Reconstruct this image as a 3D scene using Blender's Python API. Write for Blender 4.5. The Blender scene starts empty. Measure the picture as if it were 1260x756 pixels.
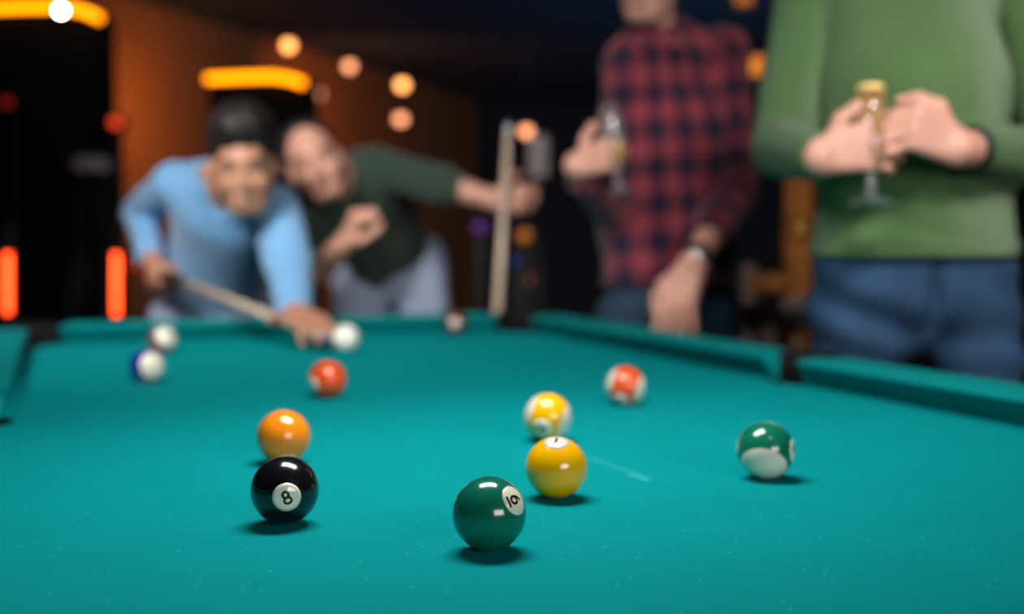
import bpy, bmesh, math, random
import numpy as np
import openvdb
from mathutils import Vector, Matrix
random.seed(4); rng = np.random.default_rng(7)
SC = bpy.context.scene; COL = SC.collection

# ---------------------------------------------------------------- camera
CAMZ, F, PITCH = 1.02, 1450.0, math.radians(3.27)
CAM = Vector((0, 0, CAMZ))
FWD = Vector((0, math.cos(PITCH), -math.sin(PITCH))); UPV = Vector((0, math.sin(PITCH), math.cos(PITCH)))
cd = bpy.data.cameras.new('camera'); cam = bpy.data.objects.new('camera', cd); COL.objects.link(cam)
cam.location = CAM; cam.rotation_euler = (math.radians(90) - PITCH, 0, 0)
cd.sensor_width = 36; cd.lens = F / 1260 * 36; cd.clip_start = .02; cd.clip_end = 60
cd.dof.use_dof = True; cd.dof.focus_distance = 0.935; cd.dof.aperture_fstop = 2.3
SC.camera = cam
# ---------------------------------------------------------------- world, exposure, lights
SC.view_settings.view_transform = 'Standard'; SC.view_settings.look = 'None'
SC.view_settings.gamma = 1; SC.view_settings.use_curve_mapping = False; SC.view_settings.exposure = 0.0
W = bpy.data.worlds.new('night_room'); SC.world = W; W.use_nodes = True
W.node_tree.nodes['Background'].inputs[0].default_value = (.05, .08, .13, 1)
W.node_tree.nodes['Background'].inputs[1].default_value = .12

def area(name, loc, target, sx, sy, power, color):
    l = bpy.data.lights.new(name, 'AREA'); l.shape = 'RECTANGLE'; l.size = sx; l.size_y = sy
    l.energy = power; l.color = color
    o = bpy.data.objects.new(name, l); COL.objects.link(o); o.location = loc
    o.rotation_euler = (Vector(target) - Vector(loc)).to_track_quat('-Z', 'Y').to_euler(); return o
area('table_light', (-.06, 1.24, 1.62), (-.06, 1.24, .78), .50, .24, 12.0, (1, .97, .93))
area('window_light', (2.0, -2.2, 1.75), (.3, 2.6, 1.1), 2.0, 1.0, 60, (1, .95, .90))
def soft(name, loc, target, s_, power, color, spread):
    o = area(name, loc, target, s_, s_ * .7, power, color); o.data.spread = math.radians(spread)
soft('ceiling_lamp_right', (.75, .35, 2.5), (.95, 2.5, 1.1), .6, 9.0, (1, .95, .90), 70)
soft('added_players_key_left', (-1.15, .9, 2.5), (-.75, 3.2, 1.0), .6, 13, (1, .96, .92), 62)  # unseen light added overhead to brighten the players on the left
area('blue_ceiling_wash', (2.7, 6.0, .9), (.8, 11.0, 2.5), 1.0, .6, 60, (.22, .5, 1))  # invented upward light, out of sight, giving the ceiling its blue tint

# ---------------------------------------------------------------- helpers
def at(px, py, d):
    return CAM + d * (FWD + Vector(((px - 630) / F, 0, 0)) - UPV * ((py - 378) / F))
def atz(px, py, z):
    r = FWD + Vector(((px - 630) / F, 0, 0)) - UPV * ((py - 378) / F)
    return CAM + r * ((z - CAMZ) / r.z)

def nd(nt, t, **kw):
    n = nt.nodes.new(t)
    for k, v in kw.items():
        if k.startswith('i_'):
            key = k[2:]; n.inputs[int(key) if key.isdigit() else key.replace('_', ' ')].default_value = v
        else: setattr(n, k, v)
    return n
def mat(name, col, rough=.5, metal=0, spec=.5, var=.12, vscale=30, bump=0, bscale=200, coat=0, sheen=0, trans=0, ior=1.5, emit=None, estr=0, sss=0):
    m = bpy.data.materials.new(name); m.use_nodes = True; nt = m.node_tree; b = nt.nodes['Principled BSDF']
    b.inputs['Roughness'].default_value = rough; b.inputs['Metallic'].default_value = metal
    b.inputs['Specular IOR Level'].default_value = spec; b.inputs['Coat Weight'].default_value = coat
    b.inputs['Sheen Weight'].default_value = sheen; b.inputs['Transmission Weight'].default_value = trans
    b.inputs['IOR'].default_value = ior
    if sss: b.inputs['Subsurface Weight'].default_value = sss; b.inputs['Subsurface Radius'].default_value = (.012, .005, .003); b.inputs['Subsurface Scale'].default_value = 1
    if emit: b.inputs['Emission Color'].default_value = (*emit, 1); b.inputs['Emission Strength'].default_value = estr
    tc = nd(nt, 'ShaderNodeTexCoord')
    n = nd(nt, 'ShaderNodeTexNoise', i_Scale=vscale, i_Detail=3); nt.links.new(tc.outputs['Object'], n.inputs['Vector'])
    mx = nd(nt, 'ShaderNodeMix', data_type='RGBA')
    mx.inputs[6].default_value = (*[c * (1 - var) for c in col], 1); mx.inputs[7].default_value = (*[min(1, c * (1 + var)) for c in col], 1)
    nt.links.new(n.outputs[0], mx.inputs[0]); nt.links.new(mx.outputs[2], b.inputs['Base Color'])
    m['mix'] = mx.name
    if bump:
        n2 = nd(nt, 'ShaderNodeTexNoise', i_Scale=bscale, i_Detail=2); nt.links.new(tc.outputs['Object'], n2.inputs['Vector'])
        bp = nd(nt, 'ShaderNodeBump', i_Strength=bump, i_Distance=.002); nt.links.new(n2.outputs[0], bp.inputs['Height']); nt.links.new(bp.outputs[0], b.inputs['Normal'])
    return m

def link(name, me, m, parent=None, smooth=True):
    o = bpy.data.objects.new(name, me); COL.objects.link(o)
    if m is not None:
        for mm in (m if isinstance(m, (list, tuple)) else [m]): me.materials.append(mm)
    if smooth: me.polygons.foreach_set('use_smooth', [True] * len(me.polygons))
    if parent: o.parent = parent; o.matrix_parent_inverse = parent.matrix_basis.inverted()
    return o
def obj(name, bm, m, parent=None, smooth=False):
    me = bpy.data.meshes.new(name); bmesh.ops.recalc_face_normals(bm, faces=bm.faces); bm.to_mesh(me); bm.free()
    return link(name, me, m, parent, smooth)
def tag(o, label, cat, group=None, kind=None):
    if label: o['label'] = label
    if cat: o['category'] = cat
    if group: o['group'] = group
    if kind: o['kind'] = kind
    return o
def thing(name, loc, label, cat, group=None):
    o = bpy.data.objects.new(name, None); o.empty_display_size = .05; COL.objects.link(o); o.location = loc
    return tag(o, label, cat, group)
def struct(name, bm, m, smooth=False):
    return tag(obj(name, bm, m, None, smooth), None, None, kind='structure')
def add_box(bm, c, s, rot=None, bev=0):
    t = bmesh.ops.create_cube(bm, size=1)
    M = Matrix.Translation(c) @ (rot.to_4x4() if rot is not None else Matrix.Identity(4)) @ Matrix.Diagonal((*s, 1))
    bmesh.ops.transform(bm, matrix=M, verts=t['verts'])
    if bev: bmesh.ops.bevel(bm, geom=list({e for v in t['verts'] for e in v.link_edges}), offset=bev, segments=2, affect='EDGES')
def box(c, s, rot=None, bev=0):
    bm = bmesh.new(); add_box(bm, c, s, rot, bev); return bm
def add_tube(bm, pts, rad, seg=14, cap=True):
    pts = [Vector(p) for p in pts]; n = len(pts)
    rad = rad if isinstance(rad, (list, tuple)) else [rad] * n
    rings = []; ref = None
    for i, p in enumerate(pts):
        t = (pts[min(i + 1, n - 1)] - pts[max(i - 1, 0)]).normalized()
        if ref is None: ref = Vector((0, 0, 1)) if abs(t.z) < .9 else Vector((1, 0, 0))
        a = (ref - t * ref.dot(t)).normalized(); b = t.cross(a); ref = a
        rings.append([bm.verts.new(p + rad[i] * (math.cos(2 * math.pi * k / seg) * a + math.sin(2 * math.pi * k / seg) * b)) for k in range(seg)])
    for r0, r1 in zip(rings, rings[1:]):
        for k in range(seg): bm.faces.new((r0[k], r0[(k + 1) % seg], r1[(k + 1) % seg], r1[k]))
    if cap: bm.faces.new(rings[0][::-1]); bm.faces.new(rings[-1])
def tube(pts, rad, seg=14):
    bm = bmesh.new(); add_tube(bm, pts, rad, seg); return bm
def lathe(prof, M=Matrix.Identity(4), seg=32):
    bm = bmesh.new(); rings = []
    for r, z in prof:
        if r < 1e-5: rings.append([bm.verts.new(M @ Vector((0, 0, z)))])
        else: rings.append([bm.verts.new(M @ Vector((r * math.cos(2 * math.pi * k / seg), r * math.sin(2 * math.pi * k / seg), z))) for k in range(seg)])
    for a, b in zip(rings, rings[1:]):
        for k in range(seg):
            k2 = (k + 1) % seg
            if len(a) == 1 and len(b) == 1: continue
            if len(a) == 1: bm.faces.new((a[0], b[k], b[k2]))
            elif len(b) == 1: bm.faces.new((a[k], b[0], a[k2]))
            else: bm.faces.new((a[k], b[k], b[k2], a[k2]))
    return bm

# ---------------------------------------------------------------- room
navy = mat('dark_navy_paint', (.016, .024, .036), .8, var=.3, vscale=2)
blackwall = mat('black_wall_paint', (.010, .011, .014), .85, var=.3, vscale=2)
orangewall = mat('burnt_orange_wall_paint', (.26, .085, .018), .75, var=.22, vscale=1.3, bump=.2, bscale=60)
floorm = mat('dark_floor_boards', (.035, .022, .015), .45, var=.3, vscale=5)
X0, X1, Y0, Y1, ZC = -5.2, 4.6, -3.2, 14.0, 2.62
struct('floor', box((0, 5.4, -.05), (X1 - X0 + .4, Y1 - Y0 + .4, .1)), floorm)
struct('ceiling', box((0, 5.4, ZC + .05), (X1 - X0 + .4, Y1 - Y0 + .4, .1)), navy)
struct('wall_back', box(((X0 + X1) / 2, Y1 + .1, ZC / 2), (X1 - X0, .2, ZC)), blackwall)
struct('wall_front', box(((X0 + X1) / 2, Y0 - .1, ZC / 2), (X1 - X0, .2, ZC)), blackwall)
struct('wall_left', box((X0 - .1, 5.4, ZC / 2), (.2, Y1 - Y0, ZC)), blackwall)
struct('wall_right', box((X1 + .1, 5.4, ZC / 2), (.2, Y1 - Y0, ZC)), blackwall)
# burnt orange wall running away to the right behind the players
pa = at(60, 295, 7.2); pb = at(582, 295, 13.6)
dv = (pb - pa); dv.z = 0; L = dv.length; ang = math.atan2(dv.y, dv.x)
struct('wall_middle', box(((pa.x + pb.x) / 2, (pa.y + pb.y) / 2, ZC / 2), (L, .12, ZC - .004), Matrix.Rotation(ang, 3, 'Z')), orangewall)
def wl(name, loc, tgt, s, p, c): return area(name, loc, tgt, s, s, p, c)
wl('amber_wash', at(232, 120, 7.3), at(215, 200, 9), .3, 8, (1, .42, .05))  # area light added to strengthen the neon's glow on the orange wall
wl('amber_wash_far', at(430, 150, 9.0), at(500, 290, 12.5), .5, 14, (1, .36, .12))  # second added light without a fixture, carries the amber glow farther along

# ---------------------------------------------------------------- pool table
TH = math.radians(20.9); ZT = .78
TB = Vector((math.cos(TH), math.sin(TH), 0)); TA = Vector((-math.sin(TH), math.cos(TH), 0))
RC = Vector((.022, 3.09, ZT)); WID = 1.195; LEN = 2.39; RAIL = .088
# table-local frame: x across (0 = left nose line), y along (0 = near nose line)
TO = RC - TB * WID - TA * LEN
TM = Matrix.Translation(TO) @ Matrix.Rotation(TH, 4, 'Z')
def T(x, y, z=0): return TM @ Vector((x, y, z))
cm = mat('teal_baize', (.0004, .245, .262), .95, spec=.04, var=.07, vscale=9)
nt = cm.node_tree; bs = nt.nodes['Principled BSDF']; mx = nt.nodes[cm['mix']]
tc = nd(nt, 'ShaderNodeTexCoord'); g = nd(nt, 'ShaderNodeNewGeometry')
fn = nd(nt, 'ShaderNodeTexNoise', i_Scale=1000, i_Detail=2); nt.links.new(g.outputs['Position'], fn.inputs['Vector'])
bp = nd(nt, 'ShaderNodeBump', i_Strength=.55, i_Distance=.0006); nt.links.new(fn.outputs[0], bp.inputs['Height']); nt.links.new(bp.outputs[0], bs.inputs['Normal'])
# fibre tone, chalk specks and chalk streaks lying in the cloth
fr = nd(nt, 'ShaderNodeMapRange', i_1=.3, i_2=.7, i_3=.70, i_4=1.30); nt.links.new(fn.outputs[0], fr.inputs[0])
ml = nd(nt, 'ShaderNodeVectorMath', operation='SCALE'); nt.links.new(mx.outputs[2], ml.inputs[0]); nt.links.new(fr.outputs[0], ml.inputs['Scale'])
vo = nd(nt, 'ShaderNodeTexVoronoi', i_Scale=85); nt.links.new(g.outputs['Position'], vo.inputs['Vector'])
sp = nd(nt, 'ShaderNodeMapRange', i_1=.03, i_2=.15, i_3=1, i_4=0); nt.links.new(vo.outputs['Distance'], sp.inputs[0])
sr = nd(nt, 'ShaderNodeSeparateColor'); nt.links.new(vo.outputs['Color'], sr.inputs[0])
s2 = nd(nt, 'ShaderNodeMath', operation='LESS_THAN', i_1=.40); nt.links.new(sr.outputs[0], s2.inputs[0])
s3 = nd(nt, 'ShaderNodeMath', operation='MULTIPLY'); nt.links.new(sp.outputs[0], s3.inputs[0]); nt.links.new(s2.outputs[0], s3.inputs[1])
def streak(p, q, w, amp):
    """soft chalk line in the cloth between two world points"""
    p = Vector(p); q = Vector(q); d = (q - p); L = d.length; d /= L; n = Vector((-d.y, d.x, 0))
    sub = nd(nt, 'ShaderNodeVectorMath', operation='SUBTRACT'); nt.links.new(g.outputs['Position'], sub.inputs[0]); sub.inputs[1].default_value = p
    a = nd(nt, 'ShaderNodeVectorMath', operation='DOT_PRODUCT'); nt.links.new(sub.outputs[0], a.inputs[0]); a.inputs[1].default_value = d
    b = nd(nt, 'ShaderNodeVectorMath', operation='DOT_PRODUCT'); nt.links.new(sub.outputs[0], b.inputs[0]); b.inputs[1].default_value = n
    ab = nd(nt, 'ShaderNodeMath', operation='ABSOLUTE'); nt.links.new(b.outputs['Value'], ab.inputs[0])
    m1 = nd(nt, 'ShaderNodeMapRange', i_1=0, i_2=w, i_3=amp, i_4=0); nt.links.new(ab.outputs[0], m1.inputs[0])
    c = nd(nt, 'ShaderNodeMath', operation='SUBTRACT', i_1=L / 2); nt.links.new(a.outputs['Value'], c.inputs[0])
    c2 = nd(nt, 'ShaderNodeMath', operation='ABSOLUTE'); nt.links.new(c.outputs[0], c2.inputs[0])
    m2 = nd(nt, 'ShaderNodeMapRange', i_1=L * .32, i_2=L / 2, i_3=1, i_4=0); nt.links.new(c2.outputs[0], m2.inputs[0])
    m3 = nd(nt, 'ShaderNodeMath', operation='MULTIPLY'); nt.links.new(m1.outputs[0], m3.inputs[0]); nt.links.new(m2.outputs[0], m3.inputs[1])
    return m3
acc = nd(nt, 'ShaderNodeMath', operation='MULTIPLY', i_1=.5); nt.links.new(s3.outputs[0], acc.inputs[0])
for (a, b, w, amp) in (((-60, 676), (330, 645), .003, .05), ((330, 648), (560, 612), .003, .03), ((715, 560), (808, 592), .010, .13), ((772, 583), (800, 592), .005, .45), ((690, 668), (1000, 640), .004, .02), ((1050, 690), (1300, 640), .004, .02), ((0, 590), (240, 575), .004, .02)):
    s = streak(atz(*a, ZT), atz(*b, ZT), w, amp)
    ad = nd(nt, 'ShaderNodeMath', operation='ADD'); nt.links.new(acc.outputs[0], ad.inputs[0]); nt.links.new(s.outputs[0], ad.inputs[1]); acc = ad
cx = nd(nt, 'ShaderNodeMix', data_type='RGBA'); nt.links.new(acc.outputs[0], cx.inputs[0]); nt.links.new(ml.outputs[0], cx.inputs[6]); cx.inputs[7].default_value = (.09, .60, .62, 1)
nt.links.new(cx.outputs[2], bs.inputs['Base Color'])
railm = mat('teal_rail_cloth', (.0004, .215, .22), .9, spec=.08, var=.06, vscale=15, bump=.3, bscale=1200)
blackwood = mat('black_lacquered_wood', (.012, .011, .011), .35, var=.3, vscale=12)
leather = mat('black_pocket_leather', (.006, .006, .007), .8, spec=.15, var=.3, vscale=60, bump=.3, bscale=300)

tbl = thing('pool_table', T(WID / 2, LEN / 2, -ZT), 'large pool table covered in teal cloth with black pockets', 'pool table')
# bed with pocket notches
PR = .056
poc = [(-.012, -.012), (WID + .012, -.012), (WID + .045, LEN / 2), (WID + .012, LEN + .012), (-.012, LEN + .012), (-.045, LEN / 2)]
bm = bmesh.new(); NX, NY = 60, 120; E0 = RAIL - .02
xs = np.linspace(-E0, WID + E0, NX + 1); ys = np.linspace(-E0, LEN + E0, NY + 1); gv = {}
def bedv(i, j):
    if (i, j) not in gv:
        x, y = xs[i], ys[j]
        for (px, py) in poc:
            d = math.hypot(x - px, y - py)
            if d < PR + .006 and d > PR - .02: x, y = px + (x - px) / d * PR, py + (y - py) / d * PR
        gv[i, j] = bm.verts.new(T(x, y, 0))
    return gv[i, j]
for i in range(NX):
    for j in range(NY):
        cx_, cy_ = (xs[i] + xs[i + 1]) / 2, (ys[j] + ys[j + 1]) / 2
        if any(math.hypot(cx_ - a, cy_ - b) < PR - .005 for a, b in poc): continue
        bm.faces.new((bedv(i, j), bedv(i + 1, j), bedv(i + 1, j + 1), bedv(i, j + 1)))
obj('bed_cloth', bm, cm, tbl)
# cushions, six, each a profile run between pocket mouths with angled ends
prof = [(-.0, .0365), (.003, .040), (.012, .0440), (.040, .046), (RAIL - .008, .046), (RAIL, .040), (RAIL, -.03), (.034, -.03), (.030, .000), (.003, .0325)]
def cushion(p0, p1, out, c0, c1):
    """p0,p1 nose ends (table xy); out = outward direction; c0,c1 = how much each end is cut back at the outer side"""
    p0 = Vector(p0); p1 = Vector(p1); out = Vector(out); d = (p1 - p0).normalized(); bm = bmesh.new(); R = []
    for k in range(2):
        p, s, c = ((p0, 1, c0), (p1, -1, c1))[k]; r = []
        for (o, z) in prof:
            q = p + out * o + d * s * c * min(o, .05) * .9
            r.append(bm.verts.new(T(q.x, q.y, z)))
        R.append(r)
    n = len(prof)
    for i in range(n): bm.faces.new((R[0][i], R[0][(i + 1) % n], R[1][(i + 1) % n], R[1][i]))
    bm.faces.new(R[0]); bm.faces.new(R[1][::-1])
    bmesh.ops.triangulate(bm, faces=[f for f in bm.faces if len(f.verts) > 4])
    o = obj('cushion_rail', bm, railm, tbl); return o
CC, SS = .062, .052
cushion((CC, LEN), (WID - CC, LEN), (0, 1), .6, .6); cushion((CC, 0), (WID - CC, 0), (0, -1), .6, .6)
for x, o in ((0, -1), (WID, 1)):
    cushion((x, CC), (x, LEN / 2 - SS), (o, 0), .6, .15); cushion((x, LEN / 2 + SS), (x, LEN - CC), (o, 0), .15, .6)
# pocket liners: open black cups with a thick lip
for (x, y) in poc:
    c = T(x, y)
    side = y == LEN / 2
    p = [(PR - .006, -.004), (PR + .004, -.004), (PR + .006, -.09), (PR - .02, -.14), (0, -.15), (0, -.146), (PR - .024, -.136), (PR - .006, -.09), (PR - .006, -.004)]
    pk = obj('pocket', lathe(p, Matrix.Translation(c), 28), leather, tbl, True)
    # lip round the outside half, at rail height
    ox, oy = (1 if x > WID / 2 else -1), (0 if side else (1 if y > 1 else -1)); base = math.atan2(oy, ox)
    span = math.radians(95 if side else 118); pts = []
    for k in range(17):
        a = base + span * (k / 8 - 1); pts.append(T(x + (PR + .008) * math.cos(a), y + (PR + .008) * math.sin(a), .034))
    bm = bmesh.new(); rr = []
    for q in pts:
        dx = (q - (c + Vector((0, 0, .034)))).normalized()
        rr.append([bm.verts.new(q + dx * u + Vector((0, 0, w))) for u, w in ((-.012, .006), (-.006, .012), (.012, .013), (.02, .006), (.02, -.06), (-.012, -.06))])
    for r0, r1 in zip(rr, rr[1:]):
        for k in range(6): bm.faces.new((r0[k], r0[(k + 1) % 6], r1[(k + 1) % 6], r1[k]))
    bm.faces.new(rr[0]); bm.faces.new(rr[-1][::-1])
    obj('pocket_lip', bm, leather, pk, True)
# slab, apron, legs
Rz = Matrix.Rotation(TH, 3, 'Z')
obj('slate', box(T(WID / 2, LEN / 2, -.165), (WID - .12, LEN - .12, .03), Rz), blackwood, tbl)
for (x, y, sx, sy) in ((-RAIL + .012, LEN / 2, .022, LEN + 2 * RAIL), (WID + RAIL - .012, LEN / 2, .022, LEN + 2 * RAIL), (WID / 2, -RAIL + .012, WID + 2 * RAIL - .05, .022), (WID / 2, LEN + RAIL - .012, WID + 2 * RAIL - .05, .022)):
    obj('apron', box(T(x, y, -.115), (sx, sy, .165), Rz, .003), blackwood, tbl)
for x in (.12, WID - .12):
    for y in (.2, LEN - .2):
        lg = obj('leg', lathe([(0, -.78), (.05, -.78), (.055, -.74), (.04, -.7), (.055, -.5), (.065, -.35), (.05, -.3), (.07, -.28), (.07, -.18), (0, -.18)], Matrix.Translation(T(x, y)), 20), blackwood, tbl, True)

# ---------------------------------------------------------------- balls
BR = .028575
ivory = (.80, .76, .62)
ivm = mat('ivory_resin', ivory, .12, var=.02, coat=.3, spec=.5)
inkm = mat('black_numeral_ink', (.012, .012, .02), .2, var=.05)
def circ(cx, cy, rx, ry=None, a0=0, a1=360, n=24):
    ry = ry or rx
    return [(cx + rx * math.cos(math.radians(a0 + (a1 - a0) * k / n)), cy + ry * math.sin(math.radians(a0 + (a1 - a0) * k / n))) for k in range(n + 1)]
DIG = {  # strokes in a unit cell about 1 high
    '0': [circ(0, 0, .30, .5)], '1': [[(-.16, .3), (0, .5), (0, -.5)]],
    '3': [circ(-.02, .24, .26, .26, 150, -90, 16), circ(-.02, -.25, .29, .27, 90, -150, 16)],
    '4': [[(.12, -.5), (.12, .5), (-.32, -.15), (.32, -.15)]],
    '5': [[(.25, .5), (-.2, .5), (-.24, .08)] + circ(-.0, -.17, .3, .32, 140, -140, 16)],
    '6': [circ(0, -.2, .29, .30), circ(.29, -.2, .58, .72, 180, 105, 10)],
    '7': [[(-.28, .5), (.28, .5), (-.06, -.5)]],
    '8': [circ(0, .26, .25, .25), circ(0, -.25, .30, .27)],
    '9': [circ(0, .2, .29, .30), circ(-.29, .2, .58, .72, 0, -75, 10)]}
def numeral_mesh(txt, size=.0100, w=.0021, r=BR + .00022):
    bm = bmesh.new(); strokes = []
    for i, ch in enumerate(txt):
        ox = (i - (len(txt) - 1) / 2) * .78
        for s in DIG[ch]: strokes.append([(x + ox, y) for x, y in s])
    if txt in ('6', '9'): strokes.append([(-.46, -.80), (.46, -.80)])
    for s in strokes:
        s = [Vector((x * size, y * size)) for x, y in s]
        if len(s) < 8: s = [s[i].lerp(s[i + 1], k / 8) for i in range(len(s) - 1) for k in range(8)] + [s[-1]]
        closed = (s[0] - s[-1]).length < 1e-4
        pr = None
        for i, p in enumerate(s):
            a = s[i - 1] if i else (s[-2] if closed else s[0]); b = s[i + 1] if i < len(s) - 1 else (s[1] if closed else s[-1])
            t = (b - a).normalized(); n = Vector((-t.y, t.x)) * w / 2
            cur = []
            for q in (p + n, p - n):
                v = Vector((r, q.x, q.y)).normalized() * r; cur.append(bm.verts.new(v))
            if pr: bm.faces.new((pr[0], pr[1], cur[1], cur[0]))
            pr = cur
    return bm
def disc_mesh(rad=.0122, r=BR + .0001, inner=0):
    bm = bmesh.new(); c = bm.verts.new((r, 0, 0)); prev = [c]; rings = []
    for j in range(1, 5):
        a = rad / r * j / 4; rings.append([bm.verts.new((r * math.cos(a), r * math.sin(a) * math.cos(2 * math.pi * k / 36), r * math.sin(a) * math.sin(2 * math.pi * k / 36))) for k in range(36)])
    a = rad / r * 1.002; rings.append([bm.verts.new(((r - .0004) * math.cos(a), (r - .0004) * math.sin(a) * math.cos(2 * math.pi * k / 36), (r - .0004) * math.sin(a) * math.sin(2 * math.pi * k / 36))) for k in range(36)])
    for k in range(36): bm.faces.new((c, rings[0][k], rings[0][(k + 1) % 36]))
    for r0, r1 in zip(rings, rings[1:]):
        for k in range(36): bm.faces.new((r0[k], r1[k], r1[(k + 1) % 36], r0[(k + 1) % 36]))
    return bm
def ball_mat(name, col, stripe):
    m = mat(name, col, .16, var=.03, vscale=40, coat=.5, spec=.5); m.node_tree.nodes['Principled BSDF'].inputs['Coat Roughness'].default_value = .07
    if stripe:
        nt = m.node_tree; b = nt.nodes['Principled BSDF']; mx = nt.nodes[m['mix']]
        tc = nd(nt, 'ShaderNodeTexCoord'); sx = nd(nt, 'ShaderNodeSeparateXYZ'); nt.links.new(tc.outputs['Object'], sx.inputs[0])
        ab = nd(nt, 'ShaderNodeMath', operation='ABSOLUTE'); nt.links.new(sx.outputs[2], ab.inputs[0])
        mr = nd(nt, 'ShaderNodeMapRange', i_1=BR * .60, i_2=BR * .615); nt.links.new(ab.outputs[0], mr.inputs[0])
        c = nd(nt, 'ShaderNodeMix', data_type='RGBA'); nt.links.new(mr.outputs[0], c.inputs[0]); nt.links.new(mx.outputs[2], c.inputs[6]); c.inputs[7].default_value = (*ivory, 1)
        nt.links.new(c.outputs[2], b.inputs['Base Color'])
    return m
GR = None
def ball(px, py, col, num, n, up, stripe, label, name):
    c = atz(px, py, ZT + BR) + Vector((0, 0, .0004))
    to = (CAM - c).normalized(); ri = Vector((0, 0, 1)).cross(to).normalized(); u2 = to.cross(ri)
    vf = Matrix((ri, u2, to)).transposed()
    n = (vf @ Vector(n)).normalized(); up = vf @ Vector(up)
    z = (up - n * up.dot(n)).normalized(); y = z.cross(n)
    R = Matrix((n, y, z)).transposed().to_4x4()
    bm = bmesh.new(); bmesh.ops.create_icosphere(bm, subdivisions=5, radius=BR)
    o = obj(name, bm, ball_mat(name + '_resin', col, stripe), None, True)
    o.matrix_world = Matrix.Translation(c) @ R
    tag(o, label, 'ball', 'balls lying on the teal cloth')
    bpy.context.view_layer.update()
    if num:
        for s in (1, -1):
            d = obj('number_disc', disc_mesh(), ivm, None, True); nm = obj('numeral', numeral_mesh(num), inkm, None)
            d.parent = o; nm.parent = d
            if s < 0: d.matrix_local = Matrix.Rotation(math.pi, 4, 'Z')
    return o
# for striped balls the stripe's pole is the numeral's up direction
YEL = (1.0, .48, .001); RED = (.72, .085, .018); ORA = (1.0, .27, .010)
ball(602, 633, (.003, .145, .092), '6', (.70, .37, .61), (.85, .35, -.6), False, 'solid green ball with the underlined 6, nearest the camera', 'green_six_ball')
ball(350.5, 604, (.006, .006, .009), '8', (.05, -.22, .97), (-.38, .9, .2), False, 'black 8 ball in front of the orange ball', 'black_eight_ball')
ball(684.5, 576, YEL, '1', (.0, .86, .50), (.2, .5, -.8), False, 'solid yellow ball with its white number spot on top', 'yellow_one_ball')
ball(349, 538, ORA, '5', (.1, -.93, .36), (0, 1, 0), False, 'solid orange ball right behind the black ball', 'orange_five_ball')
ball(674, 514, (1.0, .50, .002), '9', (-.24, -.50, .83), (.93, -.30, .06), True, 'yellow and white striped ball behind the solid yellow ball', 'yellow_striped_ball')
ball(942, 555, (.004, .16, .095), '14', (.94, .02, .16), (.03, -.73, .66), True, 'green and white striped ball at the right, apart from the others', 'green_striped_ball')
ball(769.5, 475, RED, '11', (-.25, -.78, .55), (.93, -.33, .08), True, 'red and white striped ball in the middle right, near the far rail', 'red_striped_ball')
ball(403, 467, (.74, .08, .014), '3', (-.80, -.28, .52), (0, 1, 0), False, 'solid red ball just in front of the white cue ball', 'red_three_ball')
ball(180.5, 451, (.01, .02, .30), '10', (-.15, -.97, .1), (.50, .05, .86), True, 'blue and white striped ball in front of the maroon one at left', 'blue_striped_ball')
ball(200, 419, (.16, .012, .010), '15', (.5, -.8, .1), (.38, .36, .84), True, 'maroon and white striped ball behind the blue striped ball', 'maroon_striped_ball')
ball(425.5, 416, (.84, .84, .74), None, (1, 0, 0), (0, 0, 1), False, 'plain white cue ball at the tip of the cue and bridging hand', 'cue_ball')
ball(560, 397.5, (.13, .012, .012), '7', (-.05, .05, 1), (0, 1, 0), False, 'dark maroon ball farthest away, against the back rail', 'maroon_seven_ball')
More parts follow.
